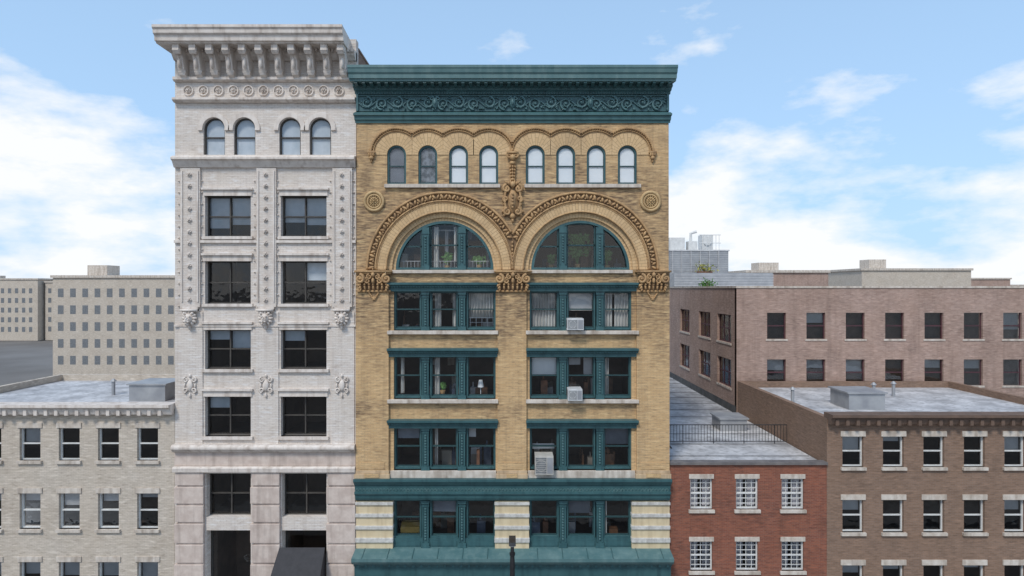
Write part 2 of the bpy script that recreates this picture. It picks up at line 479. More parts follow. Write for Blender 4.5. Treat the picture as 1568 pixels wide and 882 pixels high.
mb.ex(yz([(.1,171.5),(-.20,171.5),(-.36,173.5),(-.36,176),(-.28,178),(-.26,183),(-.20,185),(-.18,188.5),(.1,188.5)]),xl,xr,0,.3)
mb.obj('architrave_moulding',simple('teal_paint_mid',(.060,.145,.152),(.045,.118,.126),1.4,.5,.15,((.02,.06,.065),.5)),B)
mb=MB()
N=20
for i in range(N):
    cx=551+11.7+i*(1018-551-23.4)/(N-1); s=1 if i%2 else -1
    cy=159.5
    j=random.uniform(-.4,.4)
    spiral(mb,cx,cy+s*1,9.5+j,1.2,1.6+j*.3,-pi/2*s,-s if i%2 else s,.06,-.17,n=30)
    mb.pe(cx,cy+s*1,-.18,2.2,.09,2.2)
    for k in range(8):
        a=2*pi*k/8+random.random()*.7
        mb.pe(cx+7.2*math.cos(a),cy-7.2*math.sin(a),-.17,.9,.07,2.3,a+.7)
    for k in range(6):
        mb.pe(cx+11.5+random.uniform(-3.5,3.5),cy+random.choice((-1,1))*random.uniform(4,10),-.17,1.0,.07,2.2,random.uniform(0,3))
mb.tube([P(551+467*i/300,159.5+6.5*math.sin(pi*(467*i/300-11.7)/23.35+pi/2),-.16) for i in range(301)],.04,5)
for c in (667,785,903):
    mb.pe(c,159,-.2,5,.12,9.0);mb.pe(c,159,-.30,2.6,.07,5)
    for s in(-1,1): spiral(mb,c+s*5,153,3.5,.8,1.2,pi/2,s,.05,-.25)
mb.tube([P(549,148.5,-.17),P(1021,148.5,-.17)],.03)
mb.obj('frieze_scrollwork',M_tealR,B,smooth=True)

# ---- windows
fr=MB();sa=MB();gl=MB();pil=MB();cur={k:MB() for k in('w','g','b','m','c')}
def sash(a,b,t,bo,mid=None,f=2.2,s=1.5):
    if mid is None: mid=t+(bo-t)*.47
    fr.pb(a,a+f,t,bo,.12,.36);fr.pb(b-f,b,t,bo,.12,.36);fr.pb(a+f,b-f,t,t+f*.8,.122,.36);fr.pb(a+f,b-f,bo-f*1.3,bo,.10,.36)
    a+=f;b-=f;t+=f*.8;bo-=f*1.3
    for (T,Bo,d) in((t,mid+1,.20),(mid-1,bo,.26)):
        sa.pb(a,a+s,T,Bo,d,d+.055);sa.pb(b-s,b,T,Bo,d,d+.055)
        sa.pb(a+s,b-s,T,T+s*(1 if d<.25 else 1.2),d+.001,d+.055);sa.pb(a+s,b-s,Bo-s*1.2,Bo,d+.002,d+.055)
        z0,z1=Z(Bo-s),Z(T+s)
        j=random.uniform(-.015,.015)
        gl.add([(X(a+s),d+.03,z0),(X(b-s),d+.03+j,z0),(X(b-s),d+.03+j,z1),(X(a+s),d+.03,z1)],[(0,1,2,3)])
def curtain(a,b,t,bo,k='c',d=.42,fold=None):
    m=cur[k]
    if fold is None: fold=.06 if k=='c' else 0
    n=max(2,int((b-a)*2)) if fold else 1
    vs=[];ph=random.random()*6
    for i in range(n+1):
        x=a+(b-a)*i/n
        y=d+fold*(math.sin(x*1.35+ph)+.5*math.sin(x*2.9+ph*2))
        vs+= [(X(x),y,Z(bo+random.uniform(-.5,.5))),(X(x),y,Z(t))]
    m.add(vs,[(2*i,2*i+2,2*i+3,2*i+1) for i in range(n)])
def pilaster(a,b,t,bo):
    c=(a+b)/2
    pil.pb(a+1,b-1,t,bo,.02,.34)
    pil.pb(a,b,t,t+5,-.06,.33);pil.pb(a-.8,b+.8,t,t+1.8,-.09,.32)
    pil.pb(a+.3,b-.3,t+8,t+9.5,-.03,.33)
    pil.pb(a,b,bo-7,bo,-.05,.33);pil.pb(a-.6,b+.6,bo-2.5,bo+.4,-.08,.33)
    pil.pb(a+1.2,a+2.8,t+11,bo-8,-.025,.1);pil.pb(b-2.8,b-1.2,t+11,bo-8,-.025,.1)
    y=t+13
    while y<bo-10:
        pil.pe(c,y,.0,1.7,.07,1.5,0,1);y+=4.2
BX=[((603,646),(657,702),(713,759)),((811,857),(867,913),(923,967))]
PX=[((645.5,657.5),(701.5,713.5)),((856,868),(912.5,924.5))]
allrows=[(446,505),(545,610),(654,719),(766,825)]
for ri,(t,b) in enumerate(allrows):
    for bi in range(2):
        for wi,(a,c) in enumerate(BX[bi]):
            aa=a+(0 if wi==0 else 1); cc=c-(0 if wi==2 else 1)
            sash(aa,cc,t,b)
        for a,c in PX[bi]: pilaster(a,c,t,(b+2 if ri<3 else 838))
curtain(664,674,449,503);curtain(692,697,449,503);curtain(716,756,449,488,d=.45)
curtain(814,852,449,502);curtain(870,908,449,476,'g');curtain(926,940,449,502);curtain(943,965,449,502)
curtain(814,853,548,577,'w');curtain(664,672,548,606);curtain(895,908,548,575,'g')
curtain(870,890,549,560,'g');curtain(926,934,549,606)
curtain(816,850,683,691,'w',d=.5);curtain(664,669,657,716);curtain(926,965,657,683,'b')
curtain(607,645,657,674,'b');curtain(870,905,769,790,'b');curtain(662,700,768,788,'b');curtain(716,728,657,672,'g')
curtain(611,617,548,604);curtain(926,931,769,822)
for ai,(cx,cy,r) in enumerate(ARC):
    fr.ring(cx,cy,r-4,r-.1,.08,.36,m=0)
    fr.pb(cx-r+1,cx+r-1,409.5,413.4,.06,.36)
    n=48
    gl.add([(X(cx+(r-3)*math.cos(pi*i/n)),.27,Z(cy-(r-3)*math.sin(pi*i/n))) for i in range(n+1)],[tuple(range(n+1))])
    P0=PX[ai]
    def top(x): return cy-math.sqrt(max(0,(r-3)**2-(x-cx)**2))
    for a,c in P0:
        tt=max(top(a),top(c))
        pil.pb(a+.5,c-.5,tt-2,413,.02,.34)
        pil.pb(a,c,tt+6,tt+8,-.02,.3);pil.pb(a,c,407,413.3,-.04,.33)
        pil.pb(a+1.5,a+2.8,tt+11,405,-.02,.1);pil.pb(c-2.8,c-1.5,tt+11,405,-.02,.1)
        y=tt+13
        while y<403: pil.pe((a+c)/2,y,.0,1.6,.07,1.4,0,1);y+=4.2
    segs=[(cx-r+3,P0[0][0]),(P0[0][1],P0[1][0]),(P0[1][1],cx+r-3)]
    for k,(a,c) in enumerate(segs):
        m=376 if k!=1 else 374
        lo,hi=a,c
        if k==0: lo=cx-math.sqrt((r-4)**2-(cy-m)**2)
        if k==2: hi=cx+math.sqrt((r-4)**2-(cy-m)**2)
        sa.pb(lo,hi,m,m+2.2,.20,.30)
        if k==1: sa.pb(a,a+2.5,top(a),411,.2,.3);sa.pb(c-2.5,c,top(c),411,.2,.3);sa.pb(a,c,341,343.5,.19,.3)
        if k==0: sa.pb(c-2.5,c,top(c-2),411,.2,.3)
        if k==2: sa.pb(a,a+2.5,top(a+2),411,.2,.3)
        l2,h2=a,c
        yy=399
        if ai==0:
            if k==0:l2=cx-math.sqrt((r-5)**2-(cy-yy)**2)
            if k==2:h2=cx+math.sqrt((r-5)**2-(cy-yy)**2)
            cur['g'].pb(l2+1,h2-1,yy,yy+.8,.40,.43)
            x=l2+4
            while x<h2-2: cur['g'].pb(x,x+.5,yy,409,.41,.42);x+=5.5
for x in (719,728,737,746,754): cur['w'].pb(x,x+.8,487,501,.38,.39)
cur['w'].pb(718,756,486.5,487.5,.38,.39);cur['w'].pb(718,756,494,494.6,.381,.389)
curtain(663,670,346,409,fold=.06);curtain(694,699,346,400,fold=.06)
curtain(664,694,349,351,'g',d=.9);cur['g'].tube([P(680,350,1.2),P(680,405,1.2)],.10,8)
cur['g'].tube([P(655+5,352,2.2),P(655+5,410,2.2)],.14,8);cur['g'].tube([P(745,372,2.0),P(745,410,2.0)],.1,8)
# top arcade windows
for i,c in enumerate(topc):
    fr.ring(c,238,12.3,14.4,-.06,.2);fr.pb(c-14.4,c-12.3,238,281.5,-.06,.2);fr.pb(c+12.3,c+14.4,238,281.5,-.06,.2)
    fr.pb(c-12.3,c+12.3,281,283.2,-.06,.2)
    sa.ring(c,238,11,12.3,-.03,.1);sa.pb(c-12.3,c-11,238,281,-.03,.1);sa.pb(c+11,c+12.3,238,281,-.03,.1)
    sa.pb(c-11,c+11,254,255.6,-.035,.1);sa.pb(c-11,c+11,279.5,281,-.035,.1)
    n=20
    gl.add([(X(c-11.5),.0,Z(281))]+[(X(c+11.5*math.cos(pi-pi*k/n)),.0,Z(238-11.5*math.sin(pi-pi*k/n))) for k in range(n+1)]+[(X(c+11.5),.0,Z(281))],[tuple(range(n+3))])
    k={0:'b',1:'m'}.get(i,'w')
    cur[k].pb(c-14,c+14,223,283,.03,.05)
fr.obj('window_frames',M_teal,B)
sa.obj('window_sashes',M_tealD,B)
gl.obj('window_glass',M_glass,B)
pil.obj('window_pilasters',[M_teal,M_tealR],B)
for k,m,n in(('w',M_shade,'white_shades'),('g',M_shadeg,'grey_shades'),('b',M_shadeb,'dark_shades'),('m',M_mottle,'patterned_shade'),('c',M_curt,'curtains')):
    cur[k].obj(n,m,B,smooth=(k=='c'))
mb=MB()
for t in (432,532,641):
    for a,b in ((595.5,762),(806.5,975)):
        mb.ex([(.2,Z(t)),(-.36,Z(t+1)),(-.36,Z(t+4)),(-.27,Z(t+5.5)),(-.22,Z(t+8)),(-.15,Z(t+9)),(-.14,Z(t+14)),(.3,Z(t+14)),],X(a),X(b),0,.1)
        n=40
        for i in range(n):
            x=X(a)+.06+(X(b)-X(a)-.12)*i/(n-1); mb.box(x-.03,x+.03,-.27,-.2,Z(t+8),Z(t+6))
mb.obj('lintel_cornices',M_teal,B)
mb=MB()
mb.ex([(.2,Z(731.5))]+yz([(-.10,732),(-.50,734),(-.50,738),(-.44,740),(-.36,743),(-.30,744)])+yz([(-.28,752.5),(-.36,754),(-.36,757),(-.28,758.5),(-.26,763),(-.2,766)])+[(.25,Z(766))],X(547),X(1023),0,.15)
mb.obj('mid_cornice',M_teal,B)
mb=MB()
for i in range(92):
    c=549+i*5.16
    mb.tube([P(c+1.9*math.cos(q*pi/3),748.5-3.0*math.sin(q*pi/3),-.29) for q in range(6)],.022,4,closed=True)
    mb.pe(c+2.6,748.5,-.29,.5,.04,2.4)
mb.obj('mid_cornice_beading',M_tealL,B)
mb=MB();mg=MB()
for a,b in ((546,602),(758,810),(967,1024.5)):
    mb.pb(a,b,766.2,839,-.10,.3)
    for t,bo in((767.5,772),(785,790.5),(803.5,809),(822,829)):
        mg.pb(a-.8,b+.8,t,bo,-.18,.28)
mb.obj('cream_piers',M_cream,B);mg.obj('pier_stone_bands',M_greyst,B,bevel=.02)
mb=MB()
for a,b in ((602,758),(810,967)):
    mb.pb(a,b,825,839,.05,.30)
    for k in BX[0 if a<700 else 1]: mb.pb(k[0]+3,k[1]-3,829,836,.02,.06)
mb.obj('window_aprons',M_teal,B)
mb=MB()
pr=[(.3,Z(838)),(-.1,Z(838.5))]+yz([(-.85,856),(-.85,861),(-.78,863)])
mb.ex(pr+[(-.70,pr[-1][1]-.08),(.3,pr[-1][1]-.08)],X(545.5),X(1024.5),0,.03)
zb=pr[-1][1]-.08
mb.obj('storefront_ledge',M_tealL,B)
mb=MB()
mb.ex([(.3,zb-.001),(-.62,zb-.001),(-.55,zb-.16),(-.42,zb-.22),(-.40,zb-.7),(-.3,zb-.8),(.3,zb-.8)],X(546),X(1024))
for s in range(40):
    x=X(546)+.2+s*(X(1024)-X(546)-.4)/39
    mb.box(x-.05,x+.05,-.60,-.42,zb-.17,zb-.05)
for x in (548,600,690,760,808,880,968,1020):
    mb.box(X(x)-.2,X(x)+.2,-.25,.3,0.15,zb-.8)
mb.pb(546,1024,980,995,-.1,.3)
mb.obj('storefront_frame',M_teal,B)
mb=MB();mb.box(X(548),X(1022),.05,.07,.6,zb-.8);mb.obj('storefront_glass',M_glass,B)
mb=MB()
z0=Z(838.5);yA,zA=-.1,z0;yB,zB=pr[2][0],pr[2][1]
for i in range(13):
    x=X(560)+i*(X(1010)-X(560))/12
    mb.tube([(x,yA,zA+.01),(x,yB,zB+.01)],.018,4)
mb.obj('ledge_seams',M_teal,B)
# rooms
mb=MB()
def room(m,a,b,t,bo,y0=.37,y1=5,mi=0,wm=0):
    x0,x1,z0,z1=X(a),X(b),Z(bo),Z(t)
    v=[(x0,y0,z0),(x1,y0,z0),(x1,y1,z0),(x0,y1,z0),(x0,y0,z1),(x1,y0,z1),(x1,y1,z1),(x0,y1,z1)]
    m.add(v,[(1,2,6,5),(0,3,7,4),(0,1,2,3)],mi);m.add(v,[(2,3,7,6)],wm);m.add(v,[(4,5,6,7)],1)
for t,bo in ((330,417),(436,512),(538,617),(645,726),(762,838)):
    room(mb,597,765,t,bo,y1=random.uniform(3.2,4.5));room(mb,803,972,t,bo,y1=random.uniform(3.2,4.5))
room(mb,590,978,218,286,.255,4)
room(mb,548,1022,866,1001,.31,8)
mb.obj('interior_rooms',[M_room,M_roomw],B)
M_warm=simple('warm_fabric',(.34,.16,.09),(.20,.10,.06),3,.8)
M_bluef=simple('blue_fabric',(.12,.15,.21),(.07,.09,.13),3,.8)
fu=[MB() for _ in range(5)]
for t,bo in ((330,417),(436,512),(538,617),(645,726),(762,838)):
    for a0,a1 in ((603,758),(811,966)):
        for k in range(12):
            x=random.uniform(a0,a1-18);w=random.uniform(3,16);h=random.uniform(8,28);d=random.uniform(.8,2.6)
            m=fu[random.choice((0,0,1,2,3,4))]
            m.pb(x,x+w,bo-4-h,bo-.3,d,d+.4)
            if random.random()<.5: m.pb(x+w*.3,x+w*.5,bo-h-12,bo-4-h,d+.1,d+.2)
        for k in range(5):
            x=random.uniform(a0+3,a1-8);h=random.uniform(2,6)
            m=fu[random.choice((1,2,3,2))]
            m.tube([(X(x),.47,Z(bo-4)),(X(x),.47,Z(bo-4-h))],[random.uniform(.04,.09),random.uniform(.03,.08)],8)
            m.pb(x+4,x+4+random.uniform(2,7),bo-4-random.uniform(1.5,4),bo-4,.45,.55)
        for k in range(5):
            x=random.uniform(a0,a1-14); fu[random.choice((1,2))].pb(x,x+random.uniform(5,14),t+12,t+12+random.uniform(6,22),3.05,3.12)
        fu[0].pb(a0,a1,t+7,t+10,1.5,1.7)
        y_=Z(t+9); fu[2].tube([(X(a0),1.0,y_),(X(a1),1.0,y_)],.04,6)
for f,m,n in zip(fu,(M_wood,M_roomw,M_shadeg,M_warm,M_bluef),('wooden_furniture','shelves','framed_pictures','armchairs','blue_furniture')): f.obj(n,m,B)
mb=MB();mb.tube([P(735,596,.7),P(735,585,.7)],[.16,.09],10);mb.tube([P(735,607,.7),P(735,596,.7)],.02)
mb.obj('table_lamp',M_shade,B)
mb=MB();mb.ex([(.42,Z(821)),(.42,Z(812)),(.7,Z(808)),(1.0,Z(808)),(1.0,Z(821))],X(611),X(645));mb.obj('window_seat_cushion',simple('ochre_cloth',(.55,.38,.10),(.42,.28,.08)),B)
def plant(name,cx,bo,w,h,d,n,mat):
    m=MB()
    for k in range(7):
        a=random.uniform(-1,1)
        m.tube([P(cx,bo,d),P(cx+a*w*.3,bo-h*.5,d+.05),P(cx+a*w*.5,bo-h*random.uniform(.6,1),d)],[.02,.015,.008],4)
    for k in range(n):
        u,v=random.gauss(0,.42),random.random()**.8
        x=cx+u*w*.6;y=bo-h*(.25+.8*v);dd=d+random.uniform(-.08,.25)
        q=Vector(P(x,y,dd));L=random.uniform(.06,.14)
        a=random.uniform(0,2*pi);t=Vector((math.cos(a),random.uniform(-.6,.6),math.sin(a)))*L
        s=Vector((-math.sin(a),random.uniform(-.5,.5),math.cos(a)))*L*.45
        m.add([q-t,q+s,q+t,q-s],[(0,1,2,3)])
    m.tube([P(cx,bo+5,d),P(cx,bo,d)],[.11,.15],10,1)
    return m.obj(name,[mat,M_terra])
plant('potted_plant',886,404,34,44,.46,300,M_leaf)
plant('potted_plant',932,406,14,22,.5,70,M_leaf)
plant('potted_plant',683,406,12,18,.5,70,M_leaf)
plant('potted_plant',733,405,18,12,.5,60,M_leaf)
plant('potted_plant',845,405,10,14,.5,50,M_leaf)
plant('potted_plant',676,600,8,10,.5,40,M_leaf)

# ------------------------------------------------------------ AC units
def ac(px0,px1,t,bo,mt,dep=.55):
    x0,x1=X(px0,-dep*.6),X(px1,-dep*.6);z0,z1=Z(bo,-dep*.6),Z(t,-dep*.6)
    m=MB();y0=-dep
    m.box(x0,x1,y0,.28,z0,z1,0)
    w=x1-x0;h=z1-z0
    m.box(x0+.03,x0+w*.62,y0-.012,y0-.001,z0+.05,z1-.05,1)
    n=9
    for i in range(n):
        z=z0+.06+(h-.12)*i/(n-1);m.box(x0+.03,x0+w*.62,y0-.022,y0-.012,z-.008,z+.008,0)
    m.box(x0+w*.66,x1-.03,y0-.012,y0-.001,z0+.06,z1-.06,2)
    cxx=x0+w*.33;cz=(z0+z1)/2
    m.tube([(cxx+h*.3*math.cos(q*pi/10),y0-.024,cz+h*.3*math.sin(q*pi/10)) for q in range(20)],.01,4,0,True)
    for i in range(5):
        y=y0+.08+i*.07; m.box(x1+.001,x1+.008,y,y+.04,z0+.08,z1-.08,1);m.box(x0-.008,x0-.001,y,y+.04,z0+.08,z1-.08,1)
    m.box(x0-.02,x0+.02,-.2,.27,z0-.05,z0-.001,1);m.box(x1-.02,x1+.02,-.2,.27,z0-.05,z0-.001,1)
    o=((x0+x1)/2,0,z0)
    return m.obj('window_air_conditioner',[mt,M_acg,M_metal],origin=o,bevel=.012)
ac(868,893,487.5,505,M_acw);ac(869,891,595,612.5,M_acw);ac(819,847,697,725,M_ac)

# ============================================================ WHITE BUILDING (left)
W=empty('white_stone_building')
LE=545.3;LW=268
mb=MB();holes=[]
wfr=MB();wgl=MB();wtr=MB();wpil=MB();worn=MB();wpink=MB();wsh=MB()
bw=[(430-116*k,500-116*k) for k in range(2)]
wr=[(300,362),(400,465),(505,565),(607,668)]
def rect(a,b,t,bo): return [(X(a),Z(bo)),(X(b),Z(bo)),(X(b),Z(t)),(X(a),Z(t))]
def win(fr_,gl_,a,b,t,bo,y,mull=1,grid=None,f=2):
    fr_.pb(a,a+f,t,bo,y,y+.12);fr_.pb(b-f,b,t,bo,y,y+.12);fr_.pb(a+f,b-f,t,t+f,y+.002,y+.12);fr_.pb(a+f,b-f,bo-f,bo,y+.002,y+.12)
    m=(t+bo)/2;fr_.pb(a+f,b-f,m-1,m+1,y+.004,y+.12)
    for k in range(mull):
        x=a+(b-a)*(k+1)/(mull+1);fr_.pb(x-1,x+1,t+f,bo-f,y-.01,y+.11)
    if grid:
        for k in range(1,grid[0]):
            x=a+(b-a)*k/grid[0];fr_.pb(x-.4,x+.4,t+f,bo-f,y+.03,y+.09)
        for k in range(1,grid[1]):
            z=t+(bo-t)*k/grid[1];fr_.pb(a+f,b-f,z-.4,z+.4,y+.032,y+.088)
    gl_.add([(X(a),y+.06,Z(bo)),(X(b),y+.06,Z(bo)),(X(b),y+.06,Z(t)),(X(a),y+.06,Z(t))],[(0,1,2,3)])
for a,b in bw:
    for ti,(t,bo) in enumerate(wr):
        holes.append(rect(a,b,t,bo)); win(wfr,wgl,a,b,t,bo,.28)
        wtr.pb(a-3,b+4,bo,bo+4.5,-.14,.25); wtr.pb(a-2,b+2,t-9,t,-.06,.25);wtr.pb(a-4,b+4,t-12,t-9,-.16,.2)
        for h_ in range(2):
            xx=a+(b-a)/2*h_
            if ti==0 or random.random()<.45: wsh.pb(xx+1,xx+33,t,t+random.uniform(10,34)+(20 if ti==0 else 0),.45,.46)
    for c in (a+14,b-9.5):
        holes.append([(X(c-16.5),Z(237))]+arc(c,197,16.5,pi,0,14)+[(X(c+16.5),Z(237))])
        wfr.ring(c,197,14.5,16.4,.1,.22,n=20);wfr.pb(c-16.4,c-14.5,197,237,.1,.22);wfr.pb(c+14.5,c+16.4,197,237,.1,.22);wfr.pb(c-14.5,c+14.5,209,211,.12,.22)
        wgl.add([(X(c-16),.16,Z(237)),(X(c+16),.16,Z(237)),(X(c+16),.16,Z(181)),(X(c-16),.16,Z(181))],[(0,1,2,3)])
        wsh.pb(c-16.4,c+16.4,180,237,.23,.25)
        wtr.ring(c,197,17,24,-.08,.1,n=24); wtr.pb(c-24,c-17,197,200,-.1,.1);wtr.pb(c+17,c+24,197,200,-.1,.1)
    holes.append(rect(a+2,b,725,792)); win(wfr,wgl,a+2,b,725,792,.35)
    holes.append(rect(a+2,b,812,995)); win(wfr,wgl,a+2,b,812,995,.5,mull=0)
mb.wall([(X(LW),Z(1000)),(X(LE),Z(1000)),(X(LE),Z(60)),(X(LW),Z(60))],holes,0,.45)
mb.obj('white_brick_wall',M_white,W)
wsh.obj('window_blinds',simple('pale_blind',(.55,.60,.66),(.44,.50,.56),2),W)
for k in range(3):
    a,b=500-116*k,546-116*k
    if k==0:b=LE
    wpil.pb(a+10,a+40,258,470,-.13,.0);wpil.pb(a+13,a+37,470,478,-.15,.0);wpil.pb(a+8,a+43,478,680,-.06,.0)
    wtr.pb(a+12,a+14,262,462,-.18,-.12);wtr.pb(a+36,a+38,262,462,-.18,-.12)
    y=268
    while y<462:
        c=a+24.5
        for q in range(5):
            aa=q*2*pi/5; worn.pe(c+2.2*math.cos(aa),y-2.2*math.sin(aa),-.16,1.4,.07,1.4)
        worn.pe(c,y,-.22,1.2,.08,1.2);y+=17.4
        for xx in(a+42,a+6): worn.pe(xx,y-8,-.03,1.2,.06,1.2)
    c=a+24.5;cy=487
    worn.pb(a+12,a+37,473,476.5,-.3,-.05)
    for q in range(12):
        aa=q*pi/6; worn.pe(c+8*math.cos(aa),cy-8.5*math.sin(aa),-.16,2.4,.12,3.6,aa-pi/2)
    worn.pe(c,cy,-.22,6.6,.18,7.6); worn.pe(c,cy+3,-.38,3.4,.14,3.4);worn.pe(c,cy+1,-.42,1.5,.12,3)
    for s in(-1,1):
        worn.pe(c+s*3.3,cy-3,-.38,1.6,.05,1.1);worn.pe(c+s*6,cy-7.5,-.25,2,.1,2.3);worn.pe(c+s*2.2,cy+5,-.42,2,.09,1.6)
    worn.pe(c,cy+9,-.3,2.2,.1,2);worn.pe(c,cy+14,-.14,2,.08,4)
    cy=590
    worn.pe(c,cy,-.1,5,.10,9)
    for s in(-1,1):
        spiral(worn,c+s*6,cy-9,4,.8,1.3,pi/2,-s,.05,-.12);spiral(worn,c+s*6,cy+7,4,.8,1.3,-pi/2,s,.05,-.12)
        worn.pe(c+s*8,cy,-.1,1.4,.07,4)
    worn.pe(c,cy-15,-.1,2,.07,3);worn.pe(c,cy+15,-.1,1.6,.07,4)
    for i,(t,bo) in enumerate(((722,742),(744.5,770),(772.5,798),(800.5,830),(832.5,860),(862.5,890),(892,925),(927,960),(962,999))):
        wpink.pb(a+1 if i%2 else a+3,b+.0,t,bo,-.17,.3)
    wpink.pb(a+5,b-.2,720,999,-.09,.2)
xL=X(LW);xR=X(LE)
def course(l,m=wtr,xr_=None): m.ex([(.1,Z(l[0][1]))]+[(d,Z(y)) for d,y in l]+[(.1,Z(l[-1][1]))],xL,xr_ or xR)
course([(-.25,240),(-.42,243),(-.42,246),(-.30,248),(-.22,252),(-.12,257)])
course([(-.12,150),(-.30,152),(-.30,155),(-.15,158)])
course([(-.1,118),(-.24,120),(-.24,124),(-.12,126)])
course([(-.30,679),(-.40,682),(-.40,685),(-.2,691)])
course([(-.20,713),(-.28,715),(-.26,721)])
wpink.pb(LW,LE,691,713,-.08,.1)
course([(-.12,368),(-.12,372)]);course([(-.1,497),(-.1,500)])
x=519
while x>LW+10:
    wtr.ring(x,139,6.5,8,-.08,.0,0,2*pi,n=20)
    for q in range(6): worn.pe(x+3*math.cos(q*pi/3),139-3*math.sin(q*pi/3),-.03,1.6,.08,1.6)
    worn.pe(x,139,-.08,1.6,.09,1.6);x-=23
XE=-7.93
def zz(py,d): return Z(py,d)
prof=[(.3,zz(62,0)),(-1.45,zz(37,-1.45)),(-1.45,zz(41,-1.45)),(-1.38,zz(44,-1.4)),(-1.36,zz(50,-1.36)),(-1.25,zz(54,-1.25)),(-1.22,zz(62,-1.22)),(-1.1,zz(64,-1.1)),(-1.08,zz(66,-1.1)),(.3,zz(66,-1.1))]
wtr.ex(prof,xL-.3,XE)
zsf=zz(66,-1.1)
wtr.ex([(.2,zsf-.002),(-.35,zsf-.002),(-.30,zsf-.25),(-.12,zsf-.45),(.2,zsf-.45)],xL,xR)
x=XE-.22
while x>xL:
    pf=[(-1.0,zsf-.003),(-1.02,zsf-.28),(-.9,zsf-.42),(-.72,zsf-.38),(-.60,zsf-.6),(-.52,zsf-1.0),(-.40,zsf-1.25),(-.22,zsf-1.35),(-.0,zsf-1.36),(0,zsf-.003)]
    wtr.ex(pf,x-.15,x+.15)
    worn.tube([(x-.17,-.85,zsf-.25),(x+.17,-.85,zsf-.25)],.13,10);worn.tube([(x-.17,-.36,zsf-1.1),(x+.17,-.36,zsf-1.1)],.11,10)
    worn.ell((x,-.62,zsf-.75),(.09,.12,.3))
    x-=.78
x=xR-.1
while x>xL:
    wtr.box(x-.05,x+.05,-.45,-.35,zsf-.14,zsf-.003);x-=.19
wtr.obj('stone_trim',M_wstone,W);wpil.obj('pilasters',M_white,W);worn.obj('carved_ornament',M_wstone,W,smooth=True);wpink.obj('rusticated_piers',M_pinkst,W,bevel=.03)
wfr.obj('window_frames',simple('dark_window_frame',(.05,.045,.04),(.08,.07,.06)),W);wgl.obj('window_glass',M_glass,W)
mb=MB()
mb.box(X(LE)-.3,X(LE),.46,20,0,Z(72));mb.box(xL+.3,X(LE)-.3,20,20.3,0,Z(72));mb.box(xL,xL+.3,.46,20.3,0,Z(72));mb.box(X(LE)-.35,X(LE)+.03,.46,20,Z(72)+.001,Z(72)+.12)
mb.obj('side_wall',M_brown,W)
mb=MB();mb.box(xL+.31,X(LE)-.31,.46,19.9,Z(76)-.3,Z(76));mb.obj('roof',M_dkroof,W)
mb=MB()
for a,b in bw:
    for t,bo in wr+[(725,792),(812,995),(180,238)]: room(mb,a-8,b+8,t-6,bo+5,.46,4)
mb.obj('interior_rooms',[M_room,M_roomw],W)
mb=MB()
mb.add([(X(430),-.18,Z(836)),(X(499),-.18,Z(836)),(X(502),-1.3,Z(870)),(X(428),-1.3,Z(870)),(X(502),-1.3,Z(880)),(X(428),-1.3,Z(880)),(X(499),-.18,Z(880)),(X(430),-.18,Z(880))],[(0,1,2,3),(3,2,4,5),(1,6,4,2),(0,3,5,7)])
mb.obj('awning',M_aw,W)

# plain low building generator
def lowb(name,px0,px1,top,mat,rws,wx0,ww,step,winmat,cor):
    e=empty(name);mb=MB();holes=[];f_=MB();g_=MB();s_=MB();r_=MB();h_=MB()
    x=wx0
    while x+ww<px1-6:
        for t,bo in rws:
            holes.append(rect(x,x+ww,t,bo));win(f_,g_,x,x+ww,t,bo,.14,mull=0)
            s_.pb(x-3,x+ww+3,bo,bo+4.5,-.12,.14);s_.pb(x-3,x+ww+3,t-8,t,-.05,.14)
            if random.random()<.6: h_.pb(x+2,x+ww-2,t+2,t+random.uniform(8,28),.33,.34)
        x+=step
    zt_=Z(top)
    mb.wall([(X(px0),Z(1000)),(X(px1),Z(1000)),(X(px1),zt_),(X(px0),zt_)],holes,0,.35)
    mb.obj('brick_front',mat,e)
    mb=MB();mb.box(X(px0),X(px0)+.3,.36,11.9,0,zt_);mb.box(X(px1)-.3,X(px1),.36,11.9,0,zt_);mb.box(X(px0)+.3,X(px1)-.3,11.6,11.9,0,zt_);mb.obj('side_walls',mat,e)
    mb=MB();mb.box(X(px0)+.31,X(px1)-.31,.36,11.59,zt_-.6,zt_-.4);mb.obj('roof',M_roof,e)
    mb=MB();mb.ex([(.3,zt_+.25),(-.55,zt_+.25),(-.55,zt_+.12),(-.4,zt_+.02),(-.3,zt_-.25),(-.08,zt_-.3),(-.08,zt_-.02),(.3,zt_+.0)],X(px0),X(px1))
    x=X(px0)+.3
    while x<X(px1)-.2: mb.box(x-.08,x+.08,-.42,-.09,zt_-.28,zt_);x+=.5
    mb.obj('cornice',cor,e)
    xm=(max(X(px0),-24)+min(X(px1),24))/2
    mb=MB();mb.box(xm-1,xm+1,4,6,zt_-.4,zt_+.5);mb.box(xm-1.1,xm+1.1,3.9,6.1,zt_+.501,zt_+.58)
    for q in(-3.2,2.6,4.1): mb.tube([(xm+q,7+q*.3,zt_-.4),(xm+q,7+q*.3,zt_+.4)],.1,8);mb.tube([(xm+q,7+q*.3,zt_+.4),(xm+q,7+q*.3,zt_+.55)],[.18,.05],8)
    mb.obj('roof_hatch_and_vents',M_metal,e)
    f_.obj('window_frames',winmat,e);g_.obj('window_glass',M_glass,e);s_.obj('sills_and_lintels',M_stone,e);h_.obj('window_shades',M_shadeg,e)
    for t,bo in rws: room(r_,px0+12,px1-12,t-5,bo+5,.36,3)
    r_.obj('interior_rooms',[M_room,M_roomw],e)
    return e
M_bs=simple('brownstone',(.17,.11,.08),(.12,.08,.06),3,.8)
lowb('buff_brick_building',-180,LW-.5,625,M_buff,((655,705),(755,810),(860,985)),-150,32,60,M_whitep,M_wstone)
